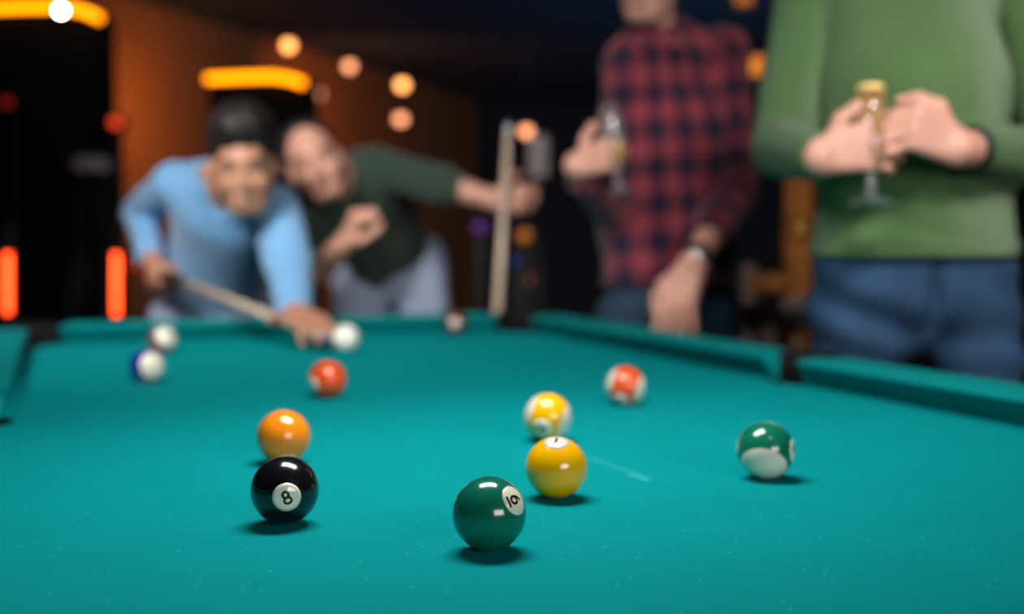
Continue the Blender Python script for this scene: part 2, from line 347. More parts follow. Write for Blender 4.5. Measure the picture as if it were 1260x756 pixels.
#PART2
# ---------------------------------------------------------------- implicit-surface modeller for bodies and clothes
def V3(p): return np.array(p, float)
class Field:
    def __init__(s, vox, k=.02): s.vox = vox; s.k = k; s.pr = []
    def cap(s, a, b, ra, rb=None, k=None): s.pr.append(('cap', V3(a), V3(b), ra, ra if rb is None else rb, k)); return s
    def ch(s, pts, rs, k=None):
        for i in range(len(pts) - 1): s.cap(pts[i], pts[i + 1], rs[i], rs[i + 1], k)
        return s
    def ell(s, c, r, M=None, k=None, sub=False): s.pr.append(('ell', V3(c), V3(r), np.eye(3) if M is None else np.array(M.to_3x3() if hasattr(M, 'to_3x3') else M), k, sub)); return s
    def slab(s, a, b, wa, wb, xax, k=None):
        """tapering elliptical segment: w = (half width, half depth), xax = width axis"""
        s.pr.append(('slab', V3(a), V3(b), wa, wb, V3(xax), k)); return s
    def build(s, name, m, parent=None, fold=None, bones=None):
        lo = np.full(3, 1e9); hi = -lo
        for p in s.pr:
            if p[0] == 'cap': pts = [p[1], p[2]]; r = max(p[3], p[4])
            elif p[0] == 'ell': pts = [p[1]]; r = max(p[2]) if not p[5] else 0
            else: pts = [p[1], p[2]]; r = max(*p[3], *p[4])
            for q in pts: lo = np.minimum(lo, q - r - .03); hi = np.maximum(hi, q + r + .03)
        v = s.vox; n = np.ceil((hi - lo) / v).astype(int) + 1
        A = np.full(n, .2, np.float32); AX = [(lo[i] + v * np.arange(n[i])).astype(np.float32) for i in range(3)]
        for p in s.pr:
            k = (p[4] if p[0] == 'ell' else p[-1]) or s.k
            if p[0] == 'cap': plo = np.minimum(p[1], p[2]) - max(p[3], p[4]); phi = np.maximum(p[1], p[2]) + max(p[3], p[4])
            elif p[0] == 'ell': plo = p[1] - max(p[2]); phi = p[1] + max(p[2])
            else: r = max(*p[3], *p[4]); plo = np.minimum(p[1], p[2]) - r; phi = np.maximum(p[1], p[2]) + r
            mg = .03 + k
            i0 = np.clip(np.floor((plo - mg - lo) / v).astype(int), 0, n); i1 = np.clip(np.ceil((phi + mg - lo) / v).astype(int) + 1, 0, n)
            if (i1 <= i0).any(): continue
            sl = tuple(slice(i0[i], i1[i]) for i in range(3))
            X, Y, Z = np.meshgrid(*[AX[i][sl[i]] for i in range(3)], indexing='ij', sparse=True)
            if p[0] == 'cap':
                a, b = p[1], p[2]; d = b - a; L2 = max((d * d).sum(), 1e-12)
                t = np.clip(((X - a[0]) * d[0] + (Y - a[1]) * d[1] + (Z - a[2]) * d[2]) / L2, 0, 1)
                f = np.sqrt((X - a[0] - t * d[0]) ** 2 + (Y - a[1] - t * d[1]) ** 2 + (Z - a[2] - t * d[2]) ** 2) - (p[3] + (p[4] - p[3]) * t)
            elif p[0] == 'ell':
                c, r, M = p[1], p[2], p[3]; x, y, z = X - c[0], Y - c[1], Z - c[2]
                q = [(M[0, i] * x + M[1, i] * y + M[2, i] * z) / r[i] for i in range(3)]
                l = np.sqrt(q[0] ** 2 + q[1] ** 2 + q[2] ** 2); g2 = np.sqrt((q[0] / r[0]) ** 2 + (q[1] / r[1]) ** 2 + (q[2] / r[2]) ** 2) + 1e-9
                f = l * (l - 1) / g2
                if p[5]:
                    S = A[sl]; h = np.clip(.5 - .5 * (S + f) / k, 0, 1); A[sl] = S * (1 - h) - f * h + k * h * (1 - h); continue
            else:
                a, b = p[1], p[2]; d = b - a; L = np.linalg.norm(d); d = d / L
                xa = p[5] - d * (p[5] @ d); xa /= np.linalg.norm(xa); ya = np.cross(d, xa)
                x, y, z = X - a[0], Y - a[1], Z - a[2]
                t = x * d[0] + y * d[1] + z * d[2]; tc_ = np.clip(t / L, 0, 1)
                w = p[3][0] + (p[4][0] - p[3][0]) * tc_; dd = p[3][1] + (p[4][1] - p[3][1]) * tc_
                u = (x * xa[0] + y * xa[1] + z * xa[2]) / w; vv = (x * ya[0] + y * ya[1] + z * ya[2]) / dd
                e = (t - tc_ * L) / np.minimum(w, dd)
                l = np.sqrt(u * u + vv * vv + e * e) + 1e-9
                f = l * (l - 1) / (np.sqrt((u / w) ** 2 + (vv / dd) ** 2 + (e / np.minimum(w, dd)) ** 2) + 1e-9)
            f = f.astype(np.float32); S = A[sl]
            h = np.clip(.5 + .5 * (S - f) / k, 0, 1); A[sl] = S * (1 - h) + f * h - k * h * (1 - h)
        if fold is not None:
            X, Y, Z = np.meshgrid(*AX, indexing='ij', sparse=True); A = A + fold(X, Y, Z).astype(np.float32)
        A = np.clip(A, -.05, .2)
        G = openvdb.FloatGrid(.2); G.copyFromArray(np.ascontiguousarray(A)); pts, quads = G.convertToQuads(0.0)
        pts = pts * v + lo
        me = bpy.data.meshes.new(name); me.from_pydata(pts.tolist(), [], quads[:, ::-1].tolist()); me.update()
        # keep outward normals
        ext = int(np.argmax(pts[:, 0])); vn = me.vertices[ext].normal
        if vn.x < 0: me.flip_normals()
        o = link(name, me, m, parent)
        if bones:
            best = np.full(len(pts), 1e9); U = np.zeros(len(pts)); Vv = np.zeros(len(pts))
            for a, b, xa, r in bones:
                a, b, xa = V3(a), V3(b), V3(xa); d = b - a; L = np.linalg.norm(d); d /= L
                xa = xa - d * (xa @ d); xa /= np.linalg.norm(xa); ya = np.cross(d, xa); q = pts - a
                t = q @ d; tcl = np.clip(t, 0, L); dist = np.linalg.norm(q - tcl[:, None] * d, axis=1) - r
                mk = dist < best; best[mk] = dist[mk]
                U[mk] = (np.arctan2(q @ ya, q @ xa) * r)[mk]; Vv[mk] = t[mk]
            for nm_, arr in (('cloth_u', U), ('cloth_v', Vv)):
                at_ = me.attributes.new(nm_, 'FLOAT', 'POINT'); at_.data.foreach_set('value', arr.astype(np.float32))
        return o
def folds(amp, dirn=(0, 0, 1), freq=60, wob=9, seed=0):
    d = np.array(dirn, float); d /= np.linalg.norm(d)
    def fn(X, Y, Z):
        w = np.sin(X * wob + seed) * 1.7 + np.sin(Y * wob * 1.3 + Z * wob * .6 + seed * 2) * 1.3 + np.sin(Z * wob * .7 + X * wob * .5 + seed)
        m_ = .5 + .5 * np.sin(X * 11 + Z * 13 + seed * 3) * np.sin(Z * 7 - X * 5 + seed)
        return amp * m_ * np.sin((X * d[0] + Y * d[1] + Z * d[2]) * freq + w * 1.6)
    return fn

def norm(v): return Vector(v).normalized()
def hand(f, w, Fd, N, Tm, curls, Ff=None, thumb=None, s=1.0, spread=.06, kk=.004):
    """f field; w wrist; Fd palm direction; N direction the palm faces; Tm thumb side; curls per finger (3 angles each, degrees)"""
    w = Vector(w); Fd = norm(Fd); N = norm(Vector(N) - Fd * Fd.dot(N)); Tm = norm(Vector(Tm) - Fd * Fd.dot(Tm) - N * N.dot(Tm))
    kn = [w + s * (Fd * a + Tm * b - N * c) for a, b, c in ((.088, .031, .002), (.092, .010, .004), (.087, -.011, .003), (.078, -.030, 0))]
    ws = [w + s * (Tm * b) for b in (.016, .006, -.006, -.016)]
    for a, b in zip(ws, kn): f.cap(a, b, .0145 * s, .0125 * s, .012)
    f.cap(w + s * (Fd * .03 + Tm * .02 + N * .006), w + s * (Fd * .07 + Tm * .022 + N * .006), .016 * s, .011 * s, .01)
    f.cap(w + s * (Fd * .03 - Tm * .018 + N * .005), w + s * (Fd * .06 - Tm * .022 + N * .004), .014 * s, .011 * s, .01)
    base = norm(Ff) if Ff is not None else Fd
    Ls = ((.043, .026, .021), (.047, .030, .022), (.043, .028, .022), (.034, .021, .019)); Rs = (.0093, .0096, .0091, .0080); tips = []
    for i in range(4):
        d0 = norm(base + Tm * spread * (1.5 - i)); nn = norm(N - d0 * d0.dot(N)); p = kn[i]; ang = 0; pts = [p]; rs = [Rs[i] * 1.12 * s]
        for j in range(3):
            ang += math.radians(curls[i][j]); p = p + s * Ls[i][j] * (d0 * math.cos(ang) + nn * math.sin(ang)); pts.append(p); rs.append(Rs[i] * s * (1 - .09 * (j + 1)))
        f.ch(pts, rs, kk)
        for q in pts[1:-1]: f.cap(q, q + nn * .0001, rs[0] * .98, None, .003)
        tips.append(p)
    th = thumb or [Tm * .75 + Fd * .6 + N * .35, Tm * .25 + Fd * .85 + N * .45, Fd * .85 + N * .5 - Tm * .1]
    p = w + s * (Fd * .022 + Tm * .018 + N * .008); pts = [p]
    for d, l in zip(th, (.044, .036, .028)): p = p + norm(d) * l * s; pts.append(p)
    f.ch(pts, [.016 * s, .0125 * s, .0112 * s, .0088 * s], .006)
    return tips

def head_frame(look, up):
    Y = norm(look); Z = norm(Vector(up) - Y * Y.dot(up)); X = Y.cross(Z); return Matrix((X, Y, Z)).transposed()
def head(f, c, M, s=1.0):
    c = Vector(c)
    def P(x, y, z): return c + M @ Vector((x, y, z)) * s
    def E(x, y, z, rx, ry, rz, k=.02, sub=False): f.ell(P(x, y, z), (rx * s, ry * s, rz * s), M, k, sub)
    E(0, -.014, .036, .070, .094, .080); E(0, .024, -.022, .058, .066, .080); E(0, .052, -.078, .040, .040, .032, .03)
    f.cap(P(-.040, -.005, -.055), P(-.020, .06, -.086), .020 * s, .015 * s, .025); f.cap(P(.040, -.005, -.055), P(.020, .06, -.086), .020 * s, .015 * s, .025)
    f.cap(P(-.034, .078, .028), P(.034, .078, .028), .012 * s, None, .016)
    E(-.037, .068, -.026, .022, .022, .020, .02); E(.037, .068, -.026, .022, .022, .020, .02)
    for sx in (-1, 1):
        E(sx * .031, .100, .006, .015, .012, .0095, .008, True)
        f.cap(P(sx * .020, .0865, .0140), P(sx * .042, .081, .0130), .0052 * s, None, .003); f.cap(P(sx * .022, .085, .0005), P(sx * .041, .079, .0015), .0042 * s, None, .003)
    f.cap(P(0, .088, .012), P(0, .110, -.026), .0075 * s, .0125 * s, .010); f.cap(P(-.011, .100, -.030), P(.011, .100, -.030), .0075 * s, None, .006)
    f.cap(P(-.020, .089, -.056), P(.020, .089, -.056), .0065 * s, None, .006); f.cap(P(-.017, .087, -.066), P(.017, .087, -.066), .0072 * s, None, .006)
    for sx in (-1, 1):
        E(sx * .071, -.008, -.008, .011, .020, .032, .008); E(sx * .078, -.004, -.006, .006, .010, .018, .004, True)
    return P
def face_parts(P, M, body, s=1.0, brow=None, lipm=None, teeth=False):
    for sx in (-1, 1):
        bm = bmesh.new(); bmesh.ops.create_uvsphere(bm, u_segments=20, v_segments=12, radius=.0125 * s)
        bmesh.ops.transform(bm, matrix=Matrix.Translation(P(sx * .031, .0755, .008)), verts=bm.verts); e = obj('eye', bm, eyem, body, True)
        bm = bmesh.new(); bmesh.ops.create_uvsphere(bm, u_segments=14, v_segments=8, radius=.0066 * s)
        bmesh.ops.transform(bm, matrix=Matrix.Translation(P(sx * .031, .0826, .0065)), verts=bm.verts); obj('iris', bm, irism, e, True)
        obj('eyebrow', tube([P(sx * .014, .096, .026), P(sx * .030, .094, .033), P(sx * .048, .080, .028)], [.003 * s, .0042 * s, .002 * s], 8), brow or hairdark, body, True)
    obj('lips', tube([P(-.024, .088, -.060), P(-.012, .0965, -.0585), P(0, .098, -.061), P(.012, .0965, -.0585), P(.024, .088, -.060)], [.002 * s, .0042 * s, .0048 * s, .0042 * s, .002 * s], 8), lipm or lipsm, body, True)
    if teeth: obj('teeth', tube([P(-.021, .090, -.058), P(0, .1000, -.0605), P(.021, .090, -.058)], [.0028 * s, .0052 * s, .0028 * s], 8), teethm, body, True)

skin_light = mat('light_skin', (.60, .30, .215), .5, var=.07, vscale=40, bump=.1, bscale=500, sss=.12)
skin_tan = mat('tan_skin', (.46, .215, .13), .5, var=.07, vscale=40, bump=.1, bscale=500, sss=.12)
skin_rosy = mat('rosy_skin', (.66, .33, .25), .5, var=.10, vscale=35, bump=.1, bscale=500, sss=.12)
eyem = mat('eye_white', (.50, .46, .43), .2, var=.02); irism = mat('dark_iris', (.03, .015, .01), .2, var=.1)
hairdark = mat('dark_hair', (.012, .009, .008), .6, var=.5, vscale=120, bump=.6, bscale=160)
hairbrown = mat('brown_hair', (.05, .028, .016), .6, var=.5, vscale=120, bump=.6, bscale=160)
lipsm = mat('lip_skin', (.42, .12, .10), .4, var=.05); teethm = mat('teeth_enamel', (.5, .47, .42), .3, var=.02)
def knit(name, col, rib=.0065, strength=.9, var=.12):
    m = mat(name, col, .9, var=var, vscale=10, sheen=.25, spec=.2); nt = m.node_tree; b = nt.nodes['Principled BSDF']
    u = nd(nt, 'ShaderNodeAttribute', attribute_name='cloth_u'); s_ = nd(nt, 'ShaderNodeMath', operation='MULTIPLY', i_1=2 * math.pi / rib); nt.links.new(u.outputs['Fac'], s_.inputs[0])
    sn = nd(nt, 'ShaderNodeMath', operation='SINE'); nt.links.new(s_.outputs[0], sn.inputs[0])
    bp = nd(nt, 'ShaderNodeBump', i_Strength=strength, i_Distance=.0015); nt.links.new(sn.outputs[0], bp.inputs['Height']); nt.links.new(bp.outputs[0], b.inputs['Normal'])
    return m
green_knit = knit('green_ribbed_wool', (.084, .172, .058)); blue_knit = knit('sky_blue_fine_wool', (.16, .38, .66), .004, .4)
olive = mat('dark_green_cotton', (.018, .042, .027), .9, var=.25, vscale=12, sheen=.2)
denim = mat('dark_blue_denim', (.013, .050, .118), .85, var=.6, vscale=14, bump=.5, bscale=700)
denim_mid = mat('navy_denim', (.012, .035, .07), .85, var=.3, vscale=14, bump=.4, bscale=700)
denim_pale = mat('pale_grey_blue_denim', (.38, .45, .62), .85, var=.2, vscale=12, bump=.4, bscale=700)
shoem = mat('black_shoe_leather', (.015, .013, .012), .4, var=.2)
strapm = mat('black_strap', (.010, .010, .012), .5, var=.2); metalm = mat('steel', (.5, .5, .5), .3, 1, var=.05)
# plaid flannel woven in the cloth's own coordinates
plaid = mat('red_black_plaid_flannel', (.25, .040, .058), .9, var=.1, vscale=20, sheen=.2, spec=.2)
nt = plaid.node_tree; b = nt.nodes['Principled BSDF']; mx = nt.nodes[plaid['mix']]
outs = []
for a_, per in (('cloth_u', .088), ('cloth_v', .088)):
    u = nd(nt, 'ShaderNodeAttribute', attribute_name=a_); s_ = nd(nt, 'ShaderNodeMath', operation='MULTIPLY', i_1=2 * math.pi / per); nt.links.new(u.outputs['Fac'], s_.inputs[0])
    sn = nd(nt, 'ShaderNodeMath', operation='SINE'); nt.links.new(s_.outputs[0], sn.inputs[0])
    mr = nd(nt, 'ShaderNodeMapRange', i_1=-.15, i_2=.15); nt.links.new(sn.outputs[0], mr.inputs[0]); outs.append(mr)
sm = nd(nt, 'ShaderNodeMath', operation='ADD'); nt.links.new(outs[0].outputs[0], sm.inputs[0]); nt.links.new(outs[1].outputs[0], sm.inputs[1])
rp = nd(nt, 'ShaderNodeValToRGB'); rp.color_ramp.interpolation = 'LINEAR'
e = rp.color_ramp.elements; e[0].position = 0; e[0].color = (1, 1, 1, 1); e[1].position = 1; e[1].color = (.06, .32, .55, 1)
e2 = rp.color_ramp.elements.new(.5); e2.color = (.47, .52, .68, 1)
hf = nd(nt, 'ShaderNodeMath', operation='MULTIPLY', i_1=.5); nt.links.new(sm.outputs[0], hf.inputs[0]); nt.links.new(hf.outputs[0], rp.inputs[0])
vm = nd(nt, 'ShaderNodeVectorMath', operation='MULTIPLY'); nt.links.new(mx.outputs[2], vm.inputs[0]); nt.links.new(rp.outputs[0], vm.inputs[1]); nt.links.new(vm.outputs[0], b.inputs['Base Color'])

def legs(f, hips, knees, ankles, r=(.070, .055, .040), feet=True, k=.03):
    for h, kn_, a in zip(hips, knees, ankles):
        f.ch([h, kn_, a], list(r), k)
        if feet: a = Vector(a); f.cap(a + Vector((0, .02, -.045)), a + Vector((0, -.13, -.055)), .034, .028, .02)
def shoes(hips, ankles, parent):
    for a in ankles:
        a = Vector(a); f = Field(.008); f.cap((a.x, a.y + .03, .05), (a.x, a.y - .14, .045), .045, .042, .03); f.cap((a.x, a.y + .01, .05), (a.x, a.y + .01, .11), .045, .048, .02)
        f.build('shoe', shoem, parent)

# ---------------------------------------------------------------- person in the green sweater
def green_person():
    sk = skin_rosy
    pel = at(1122, 352, 2.16); che = at(1124, 110, 2.16); neck = at(1118, -55, 2.16); hd = at(1112, -140, 2.12)
    shR, shL = at(994, -16, 2.19), at(1258, -16, 2.19); elR, elL = at(962, 182, 2.19), at(1300, 196, 2.17)
    wrR, wrL = at(1008, 193, 1.955), at(1178, 182, 1.945)
    X = (1, 0, 0)
    root = thing('person', Vector((pel.x, pel.y, 0)), 'person in a green ribbed sweater holding a stemmed beer glass in both hands', 'person')
    hips = [pel + Vector((-.095, 0, -.03)), pel + Vector((.105, 0, -.03))]
    knees = [Vector((hips[0].x - .05, hips[0].y - .02, .5)), Vector((hips[1].x + .05, hips[1].y + .0, .5))]
    ank = [Vector((hips[0].x - .03, hips[0].y + .03, .10)), Vector((hips[1].x + .04, hips[1].y + .05, .10))]
    b = Field(.0042, .02)
    b.slab(pel + Vector((0, 0, .055)), pel + Vector((0, 0, .14)), (.135, .090), (.138, .096), X, .03); b.slab(pel + Vector((0, 0, .14)), che, (.138, .096), (.148, .108), X, .03)
    b.slab(che, neck + Vector((0, 0, -.06)), (.160, .11), (.13, .075), X, .03); b.cap(shR, shL, .045, None, .03)
    b.cap(neck + Vector((0, 0, -.05)), hd + Vector((0, .01, -.05)), .056, .056, .02)
    M = head_frame((-.25, -1, -.12), (0, 0, 1)); P = head(b, hd, M)
    b.ch([shR, elR, wrR], [.045, .040, .029]); b.ch([shL, elL, wrL], [.045, .040, .030])
    legs(b, hips, knees, ank)
    hand(b, wrR, (1, -.15, .22), (.25, 1, 0), (-.15, 0, 1), ((20, 38, 30), (18, 38, 30), (16, 38, 30), (16, 38, 32)), Ff=(1, .02, -.12), s=.98, spread=.03,
         thumb=[(.35, -.15, .9), (.75, .1, .55), (.9, .35, .1)])
    hand(b, wrL, (-.90, -.22, .42), (-.25, 1, 0), (.25, 0, 1), ((22, 30, 25), (20, 34, 28), (18, 36, 28), (18, 36, 30)), Ff=(-.93, .03, -.36), s=1.02, spread=.03,
         thumb=[(-.35, -.1, .9), (-.85, .15, .35), (-.9, .35, -.1)])
    body = b.build('body', sk, root)
    face_parts(P, M, body)
    h = Field(.006); h.ell(P(0, -.022, .052), (.082, .094, .082), M); h.ell(P(0, .085, -.005), (.085, .05, .055), M, .01, True); h.ell(P(0, .02, -.08), (.09, .09, .07), M, .01, True); h.build('hair', hairbrown, body)
    # sweater
    s = Field(.006, .022)
    hem = pel + Vector((0, 0, .066))
    s.slab(hem + Vector((0, 0, -.04)), hem + Vector((0, 0, .14)), (.186, .136), (.168, .124), X, .03); s.slab(hem + Vector((0, 0, .14)), che, (.168, .124), (.168, .134), X, .03)
    s.slab(che, neck + Vector((0, 0, -.07)), (.168, .130), (.15, .09), X, .03); s.cap(shR, shL, .062, None, .03)
    cufR = wrR + (elR - wrR) * .10; cufL = wrL + (elL - wrL) * .20
    s.ch([shR, elR, cufR], [.060, .055, .041], .014); s.ch([shL, elL, cufL], [.060, .057, .042], .014)
    s.cap(neck + Vector((0, 0, -.05)), neck + Vector((0, 0, .0)), .070, .064, .02)
    f1 = folds(.0045, (.1, 0, 1), 70, 6, 1.0); f2 = folds(.004, (.8, .2, .5), 38, 5, 3.0); hz = float(hem.z)
    fn = lambda X_, Y_, Z_: f1(X_, Y_, Z_) * np.clip((hz + .33 - Z_) / .25, 0, 1.6) + f2(X_, Y_, Z_) + np.maximum(0, hz - Z_) * 10
    bones = [(hem, neck, X, .15), (shR, elR, X, .055), (elR, wrR, (0, 0, 1), .05), (shL, elL, X, .055), (elL, wrL, (0, 0, 1), .05)]
    sw = s.build('sweater', green_knit, body, fn, bones)
    rb = Field(.006); rb.slab(hem + Vector((0, 0, -.04)), hem + Vector((0, 0, .04)), (.187, .137), (.187, .137), X); rb.build('hem_band', green_knit, sw, lambda X_, Y_, Z_: np.maximum(0, np.abs(Z_ - hz - .004) - .016) * 10 + 0 * X_ + 0 * Y_, bones[:1])
    # jeans
    j = Field(.007, .03); j.slab(pel + Vector((0, 0, .0)), pel + Vector((0, 0, .085)), (.180, .120), (.174, .118), X)
    legs(j, hips, knees, ank, (.088, .072, .060), False, .03)
    j.ell(pel + Vector((.006, -.125, -.06)), (.012, .035, .10), None, .02, True)
    jn = j.build('jeans', denim, body, folds(.010, (.35, .1, 1), 80, 9, 2.0))
    obj('fly_seam', tube([pel + Vector((-.016, -.106, .06)), pel + Vector((-.016, -.114, .02)), pel + Vector((-.010, -.104, -.03))], .0035, 8), denim, jn, True)
    obj('waistband_button', lathe([(0, 0), (.008, 0), (.008, .003), (0, .004)], Matrix.Translation(pel + Vector((-.004, -.119, .062))) @ Matrix.Rotation(math.radians(90), 4, 'X'), 16), metalm, jn, True)
    shoes(hips, ank, body)
    # wristband on the image-right wrist
    d = (elL - wrL).normalized(); q = wrL + d * .045
    bm = lathe([(.034, -.011), (.039, -.009), (.040, 0), (.039, .009), (.034, .011)], Matrix.Translation(q) @ d.to_track_quat('Z', 'Y').to_matrix().to_4x4(), 32)
    obj('wristband', bm, strapm, body, True)
    return wrR, wrL
green_person()

# ---------------------------------------------------------------- glasses
glassm = mat('clear_glass', (.95, .97, 1), .03, trans=.94, ior=1.45, var=0)
beerm = mat('amber_beer', (1, .45, .03), .05, trans=.35, ior=1.33, var=.02); foamm = mat('pale_beer_foam', (.95, .64, .22), .8, var=.08, vscale=200)
def beer_glass(base, up, label, sc=1.0, hgt=.205, fill=.985, name='beer_glass'):
    M = Matrix.Translation(base) @ Vector(up).to_track_quat('Z', 'Y').to_matrix().to_4x4() @ Matrix.Scale(sc, 4)
    root = thing(name, base, label, 'glass', 'stemmed beer glasses held in hands')
    H = hgt
    outp = [(0, 0), (.040, 0), (.0405, .002), (.034, .005), (.016, .010), (.008, .018), (.006, .026), (.010, .033), (.0105, .038), (.007, .044), (.010, .052), (.020, .066), (.028, .090), (.031, .115), (.0305, .145), (.0275, .175), (.0245, H)]
    inn = [(.0230, H), (.0260, .175), (.029, .145), (.0295, .115), (.0265, .090), (.018, .068), (.006, .058), (0, .057)]
    g_ = obj('glass_body', lathe(outp + inn, M, 40), glassm, root, True)
    hb = .062 + (H - .064) * fill
    bp_ = [(0, .0575), (.006, .0585), (.0178, .0685), (.0263, .0905), (.0293, .115), (.0288, .145), (.0258, .175)]
    bp_ = [q for q in bp_ if q[1] < hb - .004]; r_ = bp_[-1][0] - .0006
    if fill > .5: bp_.append((r_ - .0008, hb)); r_ -= .0008
    bp_.append((0, hb))
    obj('beer', lathe(bp_, M, 32), beerm, root, True)
    if fill > .5: obj('foam', lathe([(0, hb), (r_, hb), (r_ - .0012, hb + .013), (0, hb + .014)], M, 32), foamm, root, True)
    return root
gb = at(1072, 251, 1.945); gt = at(1071, 112, 1.96)
beer_glass(gb, (gt - gb), 'stemmed beer glass held in both hands against the green sweater', (gt - gb).length / .205)

# ---------------------------------------------------------------- person in the plaid shirt
def plaid_person():
    pel = at(822, 378, 2.92); che = at(832, 170, 2.92); neck = at(808, 40, 2.88); hd = at(795, -32, 2.80)
    shR, shL = at(772, 84, 2.86), at(888, 64, 2.92); elR, elL = at(764, 262, 2.86), at(903, 245, 2.86)
    wrR, wrL = at(708, 204, 2.63), at(852, 326, 2.64)
    X = (.92, .38, 0)
    root = thing('person', Vector((pel.x, pel.y, 0)), 'person in a dark red and black plaid shirt resting one hand on the table rail', 'person')
    hips = [pel + Vector((-.085, -.03, -.03)), pel + Vector((.09, .03, -.03))]
    knees = [Vector((q.x, q.y - .01, .5)) for q in hips]; ank = [Vector((q.x, q.y + .03, .10)) for q in hips]
    b = Field(.005, .02)
    b.slab(pel, pel + Vector((0, 0, .14)), (.15, .10), (.14, .095), X, .03); b.slab(pel + Vector((0, 0, .14)), che, (.14, .095), (.155, .11), X, .03)
    b.slab(che, neck + Vector((0, 0, -.05)), (.155, .105), (.11, .07), X, .03); b.cap(shR, shL, .045, None, .03)
    b.cap(neck + Vector((0, .01, -.05)), hd + Vector((0.01, .02, -.05)), .055, .054, .02)
    M = head_frame((-.30, -1, -.30), (0, 0, 1)); P = head(b, hd, M)
    b.ch([shR, elR, wrR], [.045, .040, .028]); b.ch([shL, elL, wrL], [.045, .040, .030])
    legs(b, hips, knees, ank)
    hand(b, wrR, (.75, -.45, .25), (.35, .9, -.1), (-.25, 0, 1), ((45, 60, 40), (48, 62, 40), (50, 62, 40), (52, 62, 40)), spread=.02, s=.9,
         thumb=[(.1, -.1, 1), (.5, .25, .8), (.7, .5, .4)])
    tips = hand(b, wrL, (-.42, -.35, -.80), (.15, .85, -.45), (-.75, .1, .3), ((12, 18, 14), (8, 14, 12), (8, 14, 12), (10, 16, 12)), Ff=(-.12, -.42, -.88), spread=.10, s=1.05,
         thumb=[(-.75, -.1, -.45), (-.45, -.1, -.85), (-.1, -.1, -1)])
    body = b.build('body', skin_rosy, root); face_parts(P, M, body)
    h = Field(.007); h.ell(P(0, -.022, .052), (.082, .094, .082), M); h.ell(P(0, .085, -.005), (.085, .05, .055), M, .01, True); h.ell(P(0, .02, -.08), (.09, .09, .07), M, .01, True); h.build('hair', hairdark, body)
    s = Field(.0065, .022); hem = pel + Vector((0, 0, .055)); pz = float(hem.z)
    s.slab(hem + Vector((0, 0, -.04)), hem + Vector((0, 0, .12)), (.178, .128), (.172, .122), X, .03); s.slab(hem + Vector((0, 0, .12)), che, (.172, .122), (.176, .130), X, .03)
    s.slab(che, neck + Vector((0, 0, -.045)), (.176, .124), (.128, .082), X, .03); s.cap(neck + Vector((0, 0, -.05)), neck + Vector((0, 0.005, -.01)), .070, .063, .03); s.cap(shR, shL, .060, None, .03)
    cufR = wrR + (elR - wrR) * .22; cufL = wrL + (elL - wrL) * .50
    s.ch([shR, elR, cufR], [.062, .058, .044], .018); s.ch([shL, elL, cufL], [.066, .062, .050], .018)
    bones = [(hem, neck, X, .15), (shR, elR, X, .055), (elR, wrR, (0, 0, 1), .05), (shL, elL, X, .055), (elL, wrL, X, .05)]
    pf = folds(.005, (.4, .2, 1), 45, 6, 5.0)
    inx = lambda X_, Y_: (np.hypot(X_ - pel.x, Y_ - pel.y) < .26)
    sh = s.build('plaid_shirt', plaid, body, lambda X_, Y_, Z_: pf(X_, Y_, Z_) + np.maximum(0, pz - Z_) * 10 * inx(X_, Y_), bones)
    c = Field(.006); c.cap(neck + Vector((-.055, -.035, .0)), neck + Vector((-.036, -.098, -.050)), .015, .012); c.cap(neck + Vector((.058, -.02, .0)), neck + Vector((.030, -.104, -.050)), .015, .012)
    c.cap(neck + Vector((-.055, -.035, .0)), neck + Vector((0, .06, .01)), .015); c.cap(neck + Vector((.058, -.02, .0)), neck + Vector((0, .06, .01)), .015)
    c.build('collar', plaid, sh, None, [(neck + Vector((0, 0, -.1)), neck, X, .06)])
    j = Field(.009, .03); j.slab(pel + Vector((0, 0, -.06)), pel + Vector((0, 0, .07)), (.168, .115), (.152, .108), X)
    legs(j, hips, knees, ank, (.098, .076, .060), False, .012); j.build('jeans', denim_mid, body, folds(.004, (.3, .1, 1), 75, 8, 2.0))
    shoes(hips, ank, body)
    d = (elL - wrL).normalized(); q = wrL + d * .03
    w = obj('watch_strap', lathe([(.030, -.010), (.0345, -.009), (.0355, 0), (.0345, .009), (.030, .010)], Matrix.Translation(q) @ d.to_track_quat('Z', 'Y').to_matrix().to_4x4(), 32), strapm, body, True)
    bm = lathe([(0, 0), (.018, 0), (.019, .004), (.016, .008), (0, .009)], Matrix.Translation(q + Vector((.0, -.033, .006))) @ Vector((.1, -1, .25)).to_track_quat('Z', 'Y').to_matrix().to_4x4(), 24)
    obj('watch_case', bm, metalm, w, True)
plaid_person()
gb = at(763, 238, 2.60); gt = at(749, 130, 2.61)
beer_glass(gb, (gt - gb), 'tilted stemmed beer glass held by the person in the plaid shirt', (gt - gb).length / .205, fill=.45)

